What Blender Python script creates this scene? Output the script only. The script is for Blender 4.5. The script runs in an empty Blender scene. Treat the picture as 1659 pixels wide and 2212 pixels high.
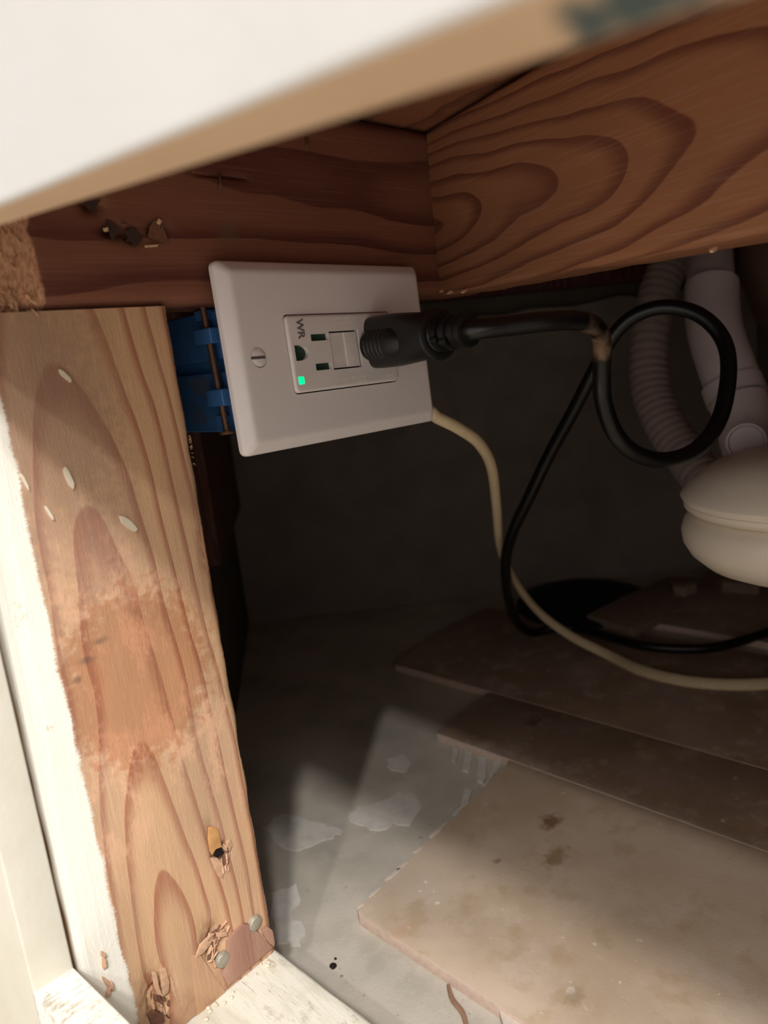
import bpy, bmesh, math, random
from mathutils import Vector, Matrix, noise
random.seed(7)
S = bpy.context.scene
COL = S.collection
MM = 0.001
FZ = 353.0                                  # floor level below the cover plate's corner, mm
# ------------------------------------------------------------------ camera
# rows: world X, Y, Z seen from the camera (x right, y down, z forward)
W = ((0.68235, -0.2302, 0.69383), (-0.72255, -0.06831, 0.68793), (-0.11097, -0.97074, -0.21294))
CAM = Vector((-180.44, -261.63, -42.08))    # mm, in the measuring frame (z = 0 at plate corner)
def wv(v): return Vector([W[i][0]*v[0] + W[i][1]*v[1] + W[i][2]*v[2] for i in range(3)])
FPX = 1600.0
cam = bpy.data.objects.new('camera', bpy.data.cameras.new('camera'))
COL.objects.link(cam)
r_, u_, b_ = wv((1, 0, 0)).normalized(), wv((0, -1, 0)).normalized(), wv((0, 0, -1)).normalized()
cam.matrix_world = Matrix(((r_.x, u_.x, b_.x, CAM.x*MM), (r_.y, u_.y, b_.y, CAM.y*MM),
                           (r_.z, u_.z, b_.z, (CAM.z+FZ)*MM), (0, 0, 0, 1)))
cam.data.sensor_fit = 'VERTICAL'; cam.data.sensor_height = 36; cam.data.sensor_width = 27
cam.data.lens = FPX/2212*36
cam.data.clip_start = 0.005; cam.data.clip_end = 50
cam.data.dof.use_dof = True; cam.data.dof.focus_distance = 0.34; cam.data.dof.aperture_fstop = 9.0
S.camera = cam
# ------------------------------------------------------------------ light
S.view_settings.view_transform = 'Standard'; S.view_settings.look = 'None'
S.view_settings.exposure = 0.0; S.view_settings.gamma = 1.0
S.view_settings.use_curve_mapping = False
world = bpy.data.worlds.new('room_light'); S.world = world; world.use_nodes = True
bg = world.node_tree.nodes['Background']
bg.inputs[0].default_value = (1.0, 0.95, 0.92, 1); bg.inputs[1].default_value = 0.95
def lamp(az, el, dist, power, size, target=(-110, -60, -60), col=(1.0, 0.99, 0.99)):
    a, e = math.radians(az), math.radians(el)
    d = Vector((math.cos(e)*math.cos(a), math.cos(e)*math.sin(a), -math.sin(e)))
    t = Vector((target[0], target[1], target[2]+FZ))*MM
    l = bpy.data.lights.new('ceiling_bulb_or_fill', 'POINT'); l.energy = power; l.color = col; l.shadow_soft_size = size
    o = bpy.data.objects.new('ceiling_bulb_or_fill', l); COL.objects.link(o); o.location = t - d*dist
lamp(34, 40, 1.7, 32, 0.03)
lamp(49, 43.5, 1.7, 70, 0.05)
lamp(57, 45.5, 1.7, 36, 0.045)
lamp(60, 47, 1.6, 62, 0.38)  # large soft fill light added to brighten floor and post, not a bulb

# ------------------------------------------------------------------ helpers
def ray(px, py): return wv(((px-829.5)/FPX, (py-1106)/FPX, 1.0))
def at(px, py, axis, val):                  # a measured picture point on a real axis plane
    r = ray(px, py); s = (val - CAM[axis])/r[axis]; return CAM + r*s
def atp(px, py, P, n):
    r = ray(px, py); n = Vector(n); return CAM + r*((n.dot(Vector(P)-CAM))/n.dot(r))
def dep(px, py, d): return CAM + ray(px, py)*d
def lin(c):
    return tuple(((v/255)/12.92 if v <= 10 else (((v/255)+0.055)/1.055)**2.4) for v in c) + (1,)
WM = {}
def frame(o, x=(1, 0, 0), y=(0, 1, 0), z=(0, 0, 1)):   # board frame, origin in mm
    o = Vector(o); x, y, z = Vector(x), Vector(y), Vector(z)
    return Matrix(((x.x, y.x, z.x, o.x*MM), (x.y, y.y, z.y, o.y*MM), (x.z, y.z, z.z, (o.z+FZ)*MM), (0, 0, 0, 1)))
def tag(o, label=None, cat=None, group=None, kind=None):
    if label: o['label'] = label
    if cat: o['category'] = cat
    if group: o['group'] = group
    if kind: o['kind'] = kind
    return o
def place(o, parent, M):
    WM[o.name] = M
    if parent is not None:
        o.parent = parent; o.matrix_parent_inverse = Matrix.Identity(4)
        o.matrix_basis = WM[parent.name].inverted() @ M
    else: o.matrix_basis = M
def empty(name, o=(0, 0, 0), M=None, parent=None):
    e = bpy.data.objects.new(name, None); e.empty_display_size = 0.02; COL.objects.link(e)
    place(e, parent, M if M is not None else frame(o)); return e
def obj(name, vs, fs, m, parent=None, M=None, smooth=False, sharp=None):
    """vs in mm, in frame M (None: the measuring frame)."""
    vs = [Vector(v) for v in vs]
    me = bpy.data.meshes.new(name)
    if M is None:
        if parent is not None: T = WM[parent.name]
        else:
            mn = [min(v[i] for v in vs) for i in range(3)]; mx = [max(v[i] for v in vs) for i in range(3)]
            T = frame(((mn[0]+mx[0])/2, (mn[1]+mx[1])/2, mn[2]))
        Ti = T.inverted()
        co = [Ti @ Vector((v.x*MM, v.y*MM, (v.z+FZ)*MM)) for v in vs]; M = T
    else: co = [v*MM for v in vs]
    me.from_pydata(co, [], fs); me.validate()
    bm = bmesh.new(); bm.from_mesh(me); bmesh.ops.recalc_face_normals(bm, faces=bm.faces)
    if smooth:
        for f in bm.faces: f.smooth = True
        a = math.radians(sharp or 38)
        for e in bm.edges:
            if len(e.link_faces) == 2 and e.calc_face_angle(0) > a: e.smooth = False
    bm.to_mesh(me); bm.free()
    me.materials.append(m)
    o = bpy.data.objects.new(name, me); COL.objects.link(o); place(o, parent, M)
    return o
def bevel(o, w, seg=3):
    bm = bmesh.new(); bm.from_mesh(o.data)
    bmesh.ops.bevel(bm, geom=[e for e in bm.edges if e.calc_face_angle(0) > 0.4], offset=w*MM, segments=seg,
                    affect='EDGES', profile=0.6, clamp_overlap=True)
    for f in bm.faces: f.smooth = True
    for e in bm.edges:
        if len(e.link_faces) == 2 and e.calc_face_angle(0) > 0.75: e.smooth = False
    bm.to_mesh(o.data); bm.free(); return o
HX = [(0, 3, 2, 1), (4, 5, 6, 7), (0, 1, 5, 4), (1, 2, 6, 5), (2, 3, 7, 6), (3, 0, 4, 7)]
def hexa(name, p, m, parent=None, M=None, bv=0, seg=3):     # p: 4 bottom then 4 top corners
    o = obj(name, p, HX, m, parent, M)
    return bevel(o, bv, seg) if bv else o
def box(name, a, b, m, parent=None, M=None, bv=0, seg=3):
    x0, y0, z0 = a; x1, y1, z1 = b
    return hexa(name, [(x0, y0, z0), (x1, y0, z0), (x1, y1, z0), (x0, y1, z0), (x0, y0, z1), (x1, y0, z1), (x1, y1, z1), (x0, y1, z1)], m, parent, M, bv, seg)
def prism(name, poly, d, m, parent=None, M=None, bv=0):     # flat outline pushed by d
    n = len(poly); d = Vector(d); P = [Vector(p) for p in poly]
    vs = P + [p + d for p in P]
    fs = [tuple(range(n))[::-1], tuple(range(n, 2*n))] + [(i, (i+1) % n, n+(i+1) % n, n+i) for i in range(n)]
    o = obj(name, vs, fs, m, parent, M)
    return bevel(o, bv, 2) if bv else o
def spline(pts, n=10):
    P = [Vector(p) for p in pts]; P = [2*P[0]-P[1]] + P + [2*P[-1]-P[-2]]; out = []
    for i in range(1, len(P)-2):
        for k in range(n):
            t = k/n; a, b, c, d = P[i-1], P[i], P[i+1], P[i+2]
            out.append(0.5*((2*b) + (c-a)*t + (2*a-5*b+4*c-d)*t*t + (3*b-a-3*c+d)*t**3))
    out.append(P[-2]); return out
def tube(name, pts, rad, m, parent=None, seg=16, n=10, flat=None, up=(0, 0, 1), radf=None, raw=False, M=None):
    P = [Vector(p) for p in pts] if raw else spline(pts, n)
    N = len(P); vs = []; prev = None
    for i, p in enumerate(P):
        t = (P[min(i+1, N-1)] - P[max(i-1, 0)]).normalized()
        if flat: nrm = (Vector(up) - t*t.dot(Vector(up))).normalized()
        else:
            if prev is None: prev = t.orthogonal()
            nrm = (prev - t*t.dot(prev)).normalized()
        prev = nrm; bi = t.cross(nrm)
        r = radf(i/(N-1), i) if radf else rad
        for k in range(seg):
            a = 2*math.pi*k/seg
            if flat: vs.append(p + nrm*math.sin(a)*flat + bi*math.cos(a)*r)
            else: vs.append(p + (nrm*math.sin(a) + bi*math.cos(a))*r)
    fs = [(i*seg+k, i*seg+(k+1) % seg, (i+1)*seg+(k+1) % seg, (i+1)*seg+k) for i in range(N-1) for k in range(seg)]
    fs += [tuple(range(seg))[::-1], tuple(range((N-1)*seg, N*seg))]
    return obj(name, vs, fs, m, parent, M, True, 50)
def lathe(name, prof, c, m, parent=None, ax=(0, 0, 1), seg=48, M=None, sharp=35):    # prof: (r, h)
    ax = Vector(ax).normalized(); a = ax.orthogonal().normalized(); b = ax.cross(a); c = Vector(c); vs = []
    for r, h in prof:
        for k in range(seg):
            t = 2*math.pi*k/seg; vs.append(c + ax*h + (a*math.cos(t) + b*math.sin(t))*max(r, .01))
    n = len(prof)
    fs = [(i*seg+k, i*seg+(k+1) % seg, (i+1)*seg+(k+1) % seg, (i+1)*seg+k) for i in range(n-1) for k in range(seg)]
    fs += [tuple(range(seg))[::-1], tuple(range((n-1)*seg, n*seg))]
    return obj(name, vs, fs, m, parent, M, True, sharp)
def lumber(name, w, t, L, m, M, parent=None, r=3.0, nw=14, step=6.0, disp=None):
    """a length of timber: x across, y depth (face at 0), z along."""
    sec = []
    def arc(cx, cy, a0):
        for k in range(4):
            a = math.radians(a0 + 30*k); sec.append((cx + r*math.cos(a), cy + r*math.sin(a)))
    arc(r, r, 180)
    sec += [(r + (w-2*r)*k/nw, 0) for k in range(1, nw)]
    arc(w-r, r, 270)
    arc(w-r, t-r, 0); sec += [(w*.66, t), (w*.33, t)]; arc(r, t-r, 90)
    n = len(sec); NL = max(2, int(L/step)); vs = []
    for j in range(NL+1):
        z = L*j/NL
        for (x, y) in sec:
            v = Vector((x, y, z))
            e = noise.noise(Vector((x*.05, y*.05+9, z*.02)))*.5
            if y < .6*r: v.y += e*.5
            if x < r*.5 or x > w - r*.5: v.x += noise.noise(Vector((z*.06, x, 4)))*.5
            if disp: v = disp(v)
            vs.append(v)
    fs = [(j*n+k, j*n+(k+1) % n, (j+1)*n+(k+1) % n, (j+1)*n+k) for j in range(NL) for k in range(n)]
    fs += [tuple(range(n))[::-1], tuple(range(NL*n, NL*n+n))]
    return obj(name, vs, fs, m, parent, M, True, 50)

# ------------------------------------------------------------------ materials
class G:
    """small expression builder on a node tree"""
    def __init__(s, name):
        s.m = bpy.data.materials.new(name); s.m.use_nodes = True; s.t = s.m.node_tree
        s.b = s.t.nodes['Principled BSDF']; s.L = s.t.links.new
        tc = s.t.nodes.new('ShaderNodeTexCoord'); sc = s.t.nodes.new('ShaderNodeVectorMath'); sc.operation = 'SCALE'
        s.L(tc.outputs['Object'], sc.inputs[0]); sc.inputs['Scale'].default_value = 1000; s.P = sc.outputs[0]
        sp = s.t.nodes.new('ShaderNodeSeparateXYZ'); s.L(s.P, sp.inputs[0]); s.x, s.y, s.z = sp.outputs
    def put(s, i, v):
        if isinstance(v, (int, float)): i.default_value = v
        elif isinstance(v, (tuple, list)): i.default_value = v
        else: s.L(v, i)
    def f(s, op, a, b=0.0, c=None, clamp=False):
        n = s.t.nodes.new('ShaderNodeMath'); n.operation = op; n.use_clamp = clamp
        s.put(n.inputs[0], a); s.put(n.inputs[1], b)
        if c is not None: s.put(n.inputs[2], c)
        return n.outputs[0]
    def add(s, a, b): return s.f('ADD', a, b)
    def mul(s, a, b): return s.f('MULTIPLY', a, b)
    def vec(s, x, y, z):
        n = s.t.nodes.new('ShaderNodeCombineXYZ'); s.put(n.inputs[0], x); s.put(n.inputs[1], y); s.put(n.inputs[2], z); return n.outputs[0]
    def noise(s, sx, sy=None, sz=None, detail=3, rough=.55, off=0.0, dist=0.0):
        sy = sx if sy is None else sy; sz = sx if sz is None else sz
        v = s.vec(s.add(s.mul(s.x, sx), off), s.mul(s.y, sy), s.mul(s.z, sz))
        n = s.t.nodes.new('ShaderNodeTexNoise'); s.L(v, n.inputs['Vector']); n.inputs['Scale'].default_value = 1
        n.inputs['Detail'].default_value = detail; n.inputs['Roughness'].default_value = rough; n.inputs['Distortion'].default_value = dist
        return n.outputs['Fac']
    def step(s, v, a, b, lo=0.0, hi=1.0):
        n = s.t.nodes.new('ShaderNodeMapRange'); n.interpolation_type = 'SMOOTHSTEP'
        s.put(n.inputs[0], v)
        for i, q in enumerate((a, b, lo, hi)): s.put(n.inputs[1+i], q)
        return n.outputs[0]
    def mix(s, f, a, b, blend='MIX'):
        n = s.t.nodes.new('ShaderNodeMix'); n.data_type = 'RGBA'; n.blend_type = blend
        s.put(n.inputs[0], f); s.put(n.inputs[6], a); s.put(n.inputs[7], b); return n.outputs[2]
    def spot(s, p, r, wob=0.0, soft=.5):     # mask round a local point (mm), edge broken by noise
        px, py, pz = p
        rx, ry, rz = r if isinstance(r, (tuple, list)) else (r, r, r)
        d = s.f('SQRT', s.add(s.add(s.f('POWER', s.mul(s.add(s.x, -px), 1/rx), 2), s.f('POWER', s.mul(s.add(s.y, -py), 1/ry), 2)),
                              s.f('POWER', s.mul(s.add(s.z, -pz), 1/rz), 2)))
        if wob: d = s.add(d, s.mul(s.add(s.noise(.25, detail=4, off=px), -.5), wob))
        return s.step(d, 1, 1-soft)
    def done(s, col, rough=.6, bump=None, bd=.3, spec=.4, metal=0.0, dist=1.0):
        s.put(s.b.inputs['Base Color'], col); s.put(s.b.inputs['Roughness'], rough)
        s.b.inputs['Specular IOR Level'].default_value = spec; s.b.inputs['Metallic'].default_value = metal
        if bump is not None:
            n = s.t.nodes.new('ShaderNodeBump'); n.inputs['Strength'].default_value = bd; n.inputs['Distance'].default_value = dist*MM
            s.L(bump, n.inputs['Height']); s.L(n.outputs[0], s.b.inputs['Normal'])
        return s.m

def wood(name, early, late, cx=40, D=35, tilt=.05, freq=.2, warp=7, seed=0.0, grey=0.0, width=.45, fuzz=.5, extra=None, rough=.62, z0=0, streak=.16):
    g = G(name)
    zz = g.add(g.z, -z0)
    wx = g.add(g.mul(g.add(g.noise(.018, .018, .0055, 2, off=seed), -.5), warp*2.4), g.mul(g.add(g.noise(.1, .1, .012, 3, off=seed+5), -.5), warp*.4))
    dx = g.add(g.add(g.x, -cx), wx)
    dy = g.add(g.add(g.add(g.y, D), g.mul(zz, tilt)), g.mul(g.add(g.noise(.012, .012, .008, 2, off=seed+11), -.5), warp*2.5))
    r = g.f('SQRT', g.add(g.mul(dx, dx), g.mul(dy, dy)))
    t = g.f('FRACT', g.mul(r, freq))
    band = g.mul(g.step(t, 1-width, .93), g.step(t, 1.0, .955))
    ray_ = g.noise(.9, .9, .02, 3, .7, off=seed+2)
    c = g.mix(band, lin(early), lin(late))
    c = g.mix(g.mul(g.step(g.noise(.03, .03, .006, 3, off=seed+20), .35, .7), .35), c, lin(tuple(v*.80 for v in early)))
    c = g.mix(g.mul(g.step(ray_, .45, .8), streak), c, (1, .86, .7, 1))
    c = g.mix(g.mul(g.step(g.noise(2.5, 2.5, .12, 2, off=seed+31), .55, .85), .20), c, lin(tuple(v*.5 for v in late)))
    if grey: c = g.mix(g.mul(g.step(g.noise(.02, .02, .008, 3, off=seed+40), .4, .65), grey), c, lin((150, 128, 118)))
    if extra: c = extra(g, c)
    h = g.add(g.mul(ray_, .5), g.add(g.mul(g.noise(1.4, 1.4, .5, 4, .7, off=seed+3), fuzz), g.mul(band, .25)))
    return g.done(c, rough, h, .5, .25, dist=.6)
def plain(name, col, rough=.5, spec=.4, metal=0.0, var=0.0, bump=0.0, sc=.3):
    g = G(name); c = lin(col); n = None
    if var: c = g.mix(g.mul(g.step(g.noise(sc, detail=4), .35, .75), var), c, lin(tuple(v*.6 for v in col)))
    if bump: n = g.noise(sc*6, detail=4)
    return g.done(c, rough, n, bump, spec, metal, .4)

# post: origin of its board frame
POST0 = Vector((-104.4, 5, -315))
def post_local(px, py, y=0):
    p = at(px, py, 1, 5) - POST0; p.y = y; return p
def post_extra(g, c):
    # chalky sanded patches across the middle
    chalk = g.step(g.add(g.noise(.05, .05, .028, 5, .72, off=3), g.mul(g.noise(.9, .9, .25, 4, .8, off=8), .22)), .60, .74)
    zone = g.mul(g.step(g.z, 60, 110), g.step(g.z, 235, 185))
    c = g.mix(g.mul(g.mul(chalk, zone), .75), c, lin((222, 176, 142)))
    # smooth amber bare zone
    amb = g.mul(g.spot((46, 0, 158), (36, 40, 42), 1.2, .3), .75)
    c = g.mix(g.mul(amb, .6), c, lin((204, 140, 82)), 'MULTIPLY')
    # grey-violet weathering high on the left
    c = g.mix(g.mul(g.spot((30, 0, 262), (36, 40, 80), 1.2, .7), .45), c, lin((140, 112, 100)))
    c = g.mix(g.mul(g.spot((44, 0, 4), (40, 40, 16), 1.2, .8), .35), c, lin((150, 104, 84)))
    # pencil / dirt smudges
    for (px, py, w_) in ((188, 1425, 5), (215, 1385, 5), (165, 1470, 3)):
        p = post_local(px, py); c = g.mix(g.mul(g.spot(p, (w_, 9, 2.2), 1.2, .9), .5), c, lin((70, 70, 66)))
    # ragged coat of white paint lapped over the left arris
    e = g.add(g.x, g.add(g.mul(g.add(g.noise(.09, .09, .05, 3, off=1), -.5), 5), g.mul(g.add(g.noise(.35, .35, 1.3, 5, .85, off=7), -.5), 5.0)))
    pm = g.mul(g.step(e, 18.0, 16.6), g.step(g.z, 14, 20)); pm = g.mul(pm, g.step(g.y, 2.6, 1.2))
    kn = g.spot(post_local(42, 1325), (4.5, 9, 7), 1.6, 1.0); kn2 = g.spot(post_local(104, 1580), (3, 9, 4), 1.4, 1.0)
    tear = g.mul(g.step(g.noise(.5, .5, .35, 4, .7, off=77), .5, .66), g.f('MAXIMUM', kn, kn2))
    pc = g.mix(g.mul(g.step(g.noise(.12, .12, .04, 4), .4, .8), .25), lin((240, 236, 222)), lin((212, 204, 184)))
    pc = g.mix(tear, pc, lin((196, 168, 126)))
    return g.mix(pm, c, pc)
M_POST = wood('sanded_pine', (212, 170, 130), (174, 116, 86), cx=40, D=13, tilt=.075, freq=.17, warp=4.5, seed=2.3, fuzz=.8, extra=post_extra, grey=.28)
def lb_extra(g, c):
    c = g.mix(g.mul(g.spot((20, 0, 26), (70, 40, 46), .8, .6), .10), c, lin((120, 60, 40)))
    c = g.mix(g.mul(g.spot((34, 0, 46), (12, 30, 10), 1.6, .7), .6), c, lin((150, 20, 44)))     # lumber dye
    c = g.mix(g.mul(g.spot((28, 0, 10), (26, 30, 16), 1.6, .7), .5), c, lin((150, 40, 50)))
    e = g.add(g.z, g.mul(g.add(g.noise(.08, .08, .08, 3, off=3), -.5), 8))
    fib = g.mix(g.step(g.noise(.35, .35, 1.1, 4, .8, off=12), .35, .65), lin((176, 116, 84)), lin((226, 178, 140)))
    c = g.mix(g.mul(g.step(e, 41, 39.5), .8), c, fib)
    c = g.mix(g.mul(g.spot((26, 0, 12), (14, 60, 26), 1.6, .8), .55), c, lin((150, 40, 52)))
    c = g.mix(g.mul(g.spot((57, 0, 122), (12, 30, 9), 1.3, .9), .45), c, lin((110, 92, 70)))    # grey smear
    return c
M_LBEAM = wood('red_pine_header', (132, 84, 64), (94, 50, 42), cx=30, D=20, tilt=-.05, freq=.062, warp=9, seed=8.7, fuzz=.3, extra=lb_extra, width=.6, streak=.05)
M_RBEAM = wood('orange_pine_beam', (160, 108, 76), (112, 64, 46), cx=47, D=12, tilt=.13, freq=.16, warp=8, seed=14.1, fuzz=.25, width=.5, streak=.07)
def sill_extra(g, c):
    pm = g.step(g.noise(.06, .06, .03, 5, .7, off=9), .30, .40)
    pc = g.mix(g.mul(g.step(g.noise(.15, .15, .04, 4, off=2), .45, .75), .5), lin((228, 223, 206)), lin((192, 184, 160)))
    sc = g.step(g.noise(.55, .55, .035, 4, .75, off=31), .60, .68)
    c2 = g.mix(g.mul(sc, .75), pc, lin((120, 98, 76)))
    dk = g.step(g.noise(.10, .10, .05, 5, .75, off=63), .54, .66)
    c2 = g.mix(g.mul(dk, .4), c2, lin((150, 132, 104)))
    return g.mix(pm, c, c2)
M_SILL = wood('worn_painted_plate', (196, 170, 130), (160, 120, 86), cx=40, D=40, freq=.2, seed=5, extra=sill_extra, fuzz=.6)
def paintmat():
    g = G('cream_trim_paint')
    c = g.mix(g.mul(g.step(g.noise(.05, detail=4), .4, .7), .25), lin((204, 199, 184)), lin((192, 183, 164)))
    return g.done(c, .45, g.noise(.4, detail=4), .25, .4, dist=.5)
M_TRIM = paintmat()
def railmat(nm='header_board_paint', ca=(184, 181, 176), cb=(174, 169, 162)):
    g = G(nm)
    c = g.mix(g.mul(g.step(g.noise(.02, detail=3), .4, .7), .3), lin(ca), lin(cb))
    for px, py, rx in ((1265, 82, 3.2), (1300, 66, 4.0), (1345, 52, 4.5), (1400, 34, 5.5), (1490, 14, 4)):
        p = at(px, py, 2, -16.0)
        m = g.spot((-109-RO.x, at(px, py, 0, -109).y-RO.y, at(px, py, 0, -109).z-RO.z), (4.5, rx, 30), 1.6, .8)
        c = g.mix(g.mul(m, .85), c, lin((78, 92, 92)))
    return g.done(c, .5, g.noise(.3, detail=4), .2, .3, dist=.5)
RO = Vector((-117, -10, -353))
M_RAIL = railmat()
def sillend():
    g = G('worn_sill_paint')
    c = g.mix(g.mul(g.step(g.noise(.05, detail=4), .4, .7), .3), lin((238, 233, 220)), lin((220, 211, 190)))
    d = g.step(g.add(g.noise(.16, .5, .5, 5, .8, off=3), g.mul(g.spot(SP, (12, 26, 20), .6, .9), .16)), .52, .63)
    c = g.mix(g.mul(d, .65), c, lin((132, 112, 84)))
    c = g.mix(g.mul(g.step(g.noise(1.2, .2, .5, 4, .7, off=60), .68, .74), .6), c, lin((90, 74, 56)))
    return g.done(c, .6, g.noise(.5, detail=5), .5, .3, dist=.6)
_p = at(100, 2135, 2, -242); SP = tuple(_p - RO)
M_SILLEND = sillend()
def floormat():
    g = G('grey_concrete')
    c = g.mix(g.step(g.noise(.012, detail=5), .35, .65), lin((174, 166, 150)), lin((200, 189, 173)))
    c = g.mix(g.mul(g.step(g.noise(.03, detail=6, rough=.65, off=4), .52, .60), .35), c, lin((198, 189, 176)))
    c = g.mix(g.mul(g.step(g.noise(.25, detail=4, off=9), .66, .74), .5), c, lin((122, 104, 82)))
    return g.done(c, .8, g.noise(.5, detail=5), .35, .2, dist=.6)
M_FLOOR = floormat()
def tilemat(name, a, b, ori, spots=()):
    g = G(name)
    c = g.mix(g.step(g.noise(.014, detail=4, off=a[0]), .35, .65), lin(a), lin(b))
    c = g.mix(g.mul(g.step(g.noise(.035, detail=6, rough=.7, off=21), .5, .66), .40), c, lin((214, 196, 178)))
    c = g.mix(g.mul(g.step(g.noise(.05, detail=5, off=51), .54, .68), .45), c, lin((176, 148, 112)))
    c = g.mix(g.mul(g.step(g.noise(.14, detail=4, rough=.6, off=41), .67, .72), .7), c, lin((226, 214, 196)))
    c = g.mix(g.mul(g.step(g.noise(.7, .08, .7, 4, .6, off=15), .6, .8), .18), c, lin((120, 96, 74)))
    for px, py, rx, ry, col, k in spots:
        p = at(px, py, 2, -346) - Vector(ori)
        c = g.mix(g.mul(g.spot(p, (rx, ry, 30), 1.5, .7), k), c, lin(col))
    return g.done(c, .62, g.noise(.6, detail=5), .3, .35, dist=.5)
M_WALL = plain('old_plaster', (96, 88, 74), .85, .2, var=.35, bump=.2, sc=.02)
M_WALL2 = plain('brown_drywall_back', (90, 70, 62), .85, .2, var=.4, bump=.3, sc=.03)
M_PLATE = plain('white_plastic', (238, 230, 228), .24, .5)
M_DEV = plain('receptacle_plastic', (234, 226, 222), .3, .5)
M_GREEN = plain('green_shutter', (36, 66, 50), .4, .4)
M_DARK = plain('dark_recess', (30, 22, 18), .8, .2)
M_SLOT = plain('screw_slot', (110, 106, 108), .4, .5)
M_GLET = plain('grey_print', (118, 112, 116), .5, .3)
M_MOLD = plain('moulded_lettering', (226, 217, 210), .4, .5)
M_BLUE = plain('blue_pvc', (66, 116, 176), .42, .5, var=.3, bump=.15, sc=.12)
M_BLUED = plain('scuffed_blue', (92, 112, 142), .6, .3, var=.3)
M_NAIL = plain('rusty_nail', (130, 98, 78), .42, .5, metal=.7, var=.5, bump=.4, sc=.8)
M_NHEAD = plain('painted_nail_head', (176, 168, 150), .5, .5, metal=.25, var=.35, bump=.3, sc=.8)
M_BLACK = plain('black_rubber', (15, 15, 15), .42, .5, var=.3, bump=.15, sc=.3)
def cordmat():
    g = G('black_cord_jacket')
    sc = g.step(g.noise(.25, detail=5, rough=.7, off=6), .62, .75)
    c = g.mix(g.mul(sc, .35), lin((12, 12, 13)), lin((80, 74, 70)))
    for px, py, d, r in ((1262, 705, 318, 8), (1290, 730, 328, 8), (1296, 752, 334, 8)):
        p = dep(px, py, d) - CORD0
        c = g.mix(g.mul(g.spot(p, r, 1.4, .8), .6), c, lin((146, 116, 92)))
    return g.done(c, .35, g.noise(.5, detail=4), .1, .5)
CORD0 = Vector((82, 0, -40))
M_CORD = cordmat()
M_TAN = plain('cream_cable_jacket', (226, 206, 166), .5, .4, var=.15)
M_PVC = plain('white_pvc', (204, 190, 186), .38, .5, var=.08, sc=.05)
M_CREAM = plain('cream_plastic', (244, 232, 212), .35, .5, var=.06, sc=.03)
M_HOSE = plain('grey_hose', (176, 158, 150), .5, .4, var=.1)
M_MORTAR = plain('pale_mortar', (210, 202, 190), .85, .2, var=.2, bump=.4, sc=.15)
M_MORTAR2 = plain('olive_mortar', (128, 122, 98), .85, .2, var=.25, bump=.4, sc=.1)
M_CHIP = plain('white_chip', (206, 192, 176), .7, .3, var=.2, bump=.4)
M_FRESH = plain('fresh_wood_fibre', (232, 196, 156), .7, .3, var=.3, bump=.5, sc=.5)
M_MAUVE = wood('weathered_splinter', (180, 138, 118), (160, 116, 98), cx=10, D=20, freq=.03, seed=20, fuzz=1.4, streak=.1)
M_TANW = wood('tan_split_wood', (208, 164, 128), (188, 142, 110), cx=10, D=20, freq=.03, seed=26, fuzz=1.4, streak=.1)
M_AMBER = plain('amber_wood', (208, 156, 98), .5, .4, var=.3, bump=.3, sc=.3)
M_MAROON = wood('maroon_dyed_board', (86, 34, 34), (64, 24, 26), cx=50, D=30, freq=.1, seed=31)
M_STUD = wood('dark_stud', (96, 54, 42), (70, 38, 32), cx=50, D=30, freq=.12, seed=41)
M_TOP = wood('brown_plywood', (150, 96, 66), (112, 66, 48), cx=300, D=60, tilt=.1, freq=.03, warp=20, seed=3)
M_SCRAP = plain('dusty_scrap_wood', (150, 126, 108), .8, .2, var=.4, bump=.5, sc=.1)
M_DISC = plain('blue_black_rubber', (20, 22, 30), .6, .3)
M_PALE0 = plain('sawn_fibre', (206, 160, 124), .8, .2, var=.4)
M_TORN0 = plain('torn_shadowed_wood', (120, 84, 66), .8, .2, var=.4, bump=.4, sc=.4)
M_FLECK = plain('white_paint_fleck', (226, 214, 190), .5, .4, var=.1)

# ------------------------------------------------------------------ structure
floor = tag(box('floor', (-700, -900, -375), (1700, 900, -353), M_FLOOR), 'grey worn concrete floor inside the cabinet, with mortar smears', kind='structure')
a_, b2_ = Vector((317.9, 489.3, 0)), Vector((544.7, 268.6, 0))
bd_ = (b2_-a_).normalized(); bn_ = Vector((-bd_.y, bd_.x, 0)); bn_ = bn_ if bn_.dot(CAM-a_) < 0 else -bn_   # away from camera
def strip(name, p, q, z0, z1, th, m, **k):
    p, q = Vector(p), Vector(q); n = Vector(((q-p).y, -(q-p).x, 0)).normalized()
    if n.dot(Vector((CAM.x, CAM.y, 0))-p) > 0: n = -n
    return prism(name, [(p.x, p.y, z0), (q.x, q.y, z0), (q.x+n.x*th, q.y+n.y*th, z0), (p.x+n.x*th, p.y+n.y*th, z0)], (0, 0, z1-z0), m, **k)
wb0, wb1 = a_ - bd_*6, a_ + bd_*1800
tag(strip('wall_back', wb0, wb1, -353, 400, 30, M_WALL), 'dark plaster wall at the back of the cabinet', kind='structure')
sp0, sp1 = Vector((-105, -40+60, 0)), a_.copy()
tag(prism('wall_left', [(-107, 44, -353), (-48, 44, -353), (317.9, 489.3, -353), (298, 505, -353), (-107, 74, -353)], (0, 0, 753), M_WALL), 'dark side wall behind the wooden post', kind='structure')
tag(box('wall_right', (-125, -760, -353), (1700, -740, 400), M_WALL), 'cabinet side wall outside the picture on the right', kind='structure')

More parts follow.
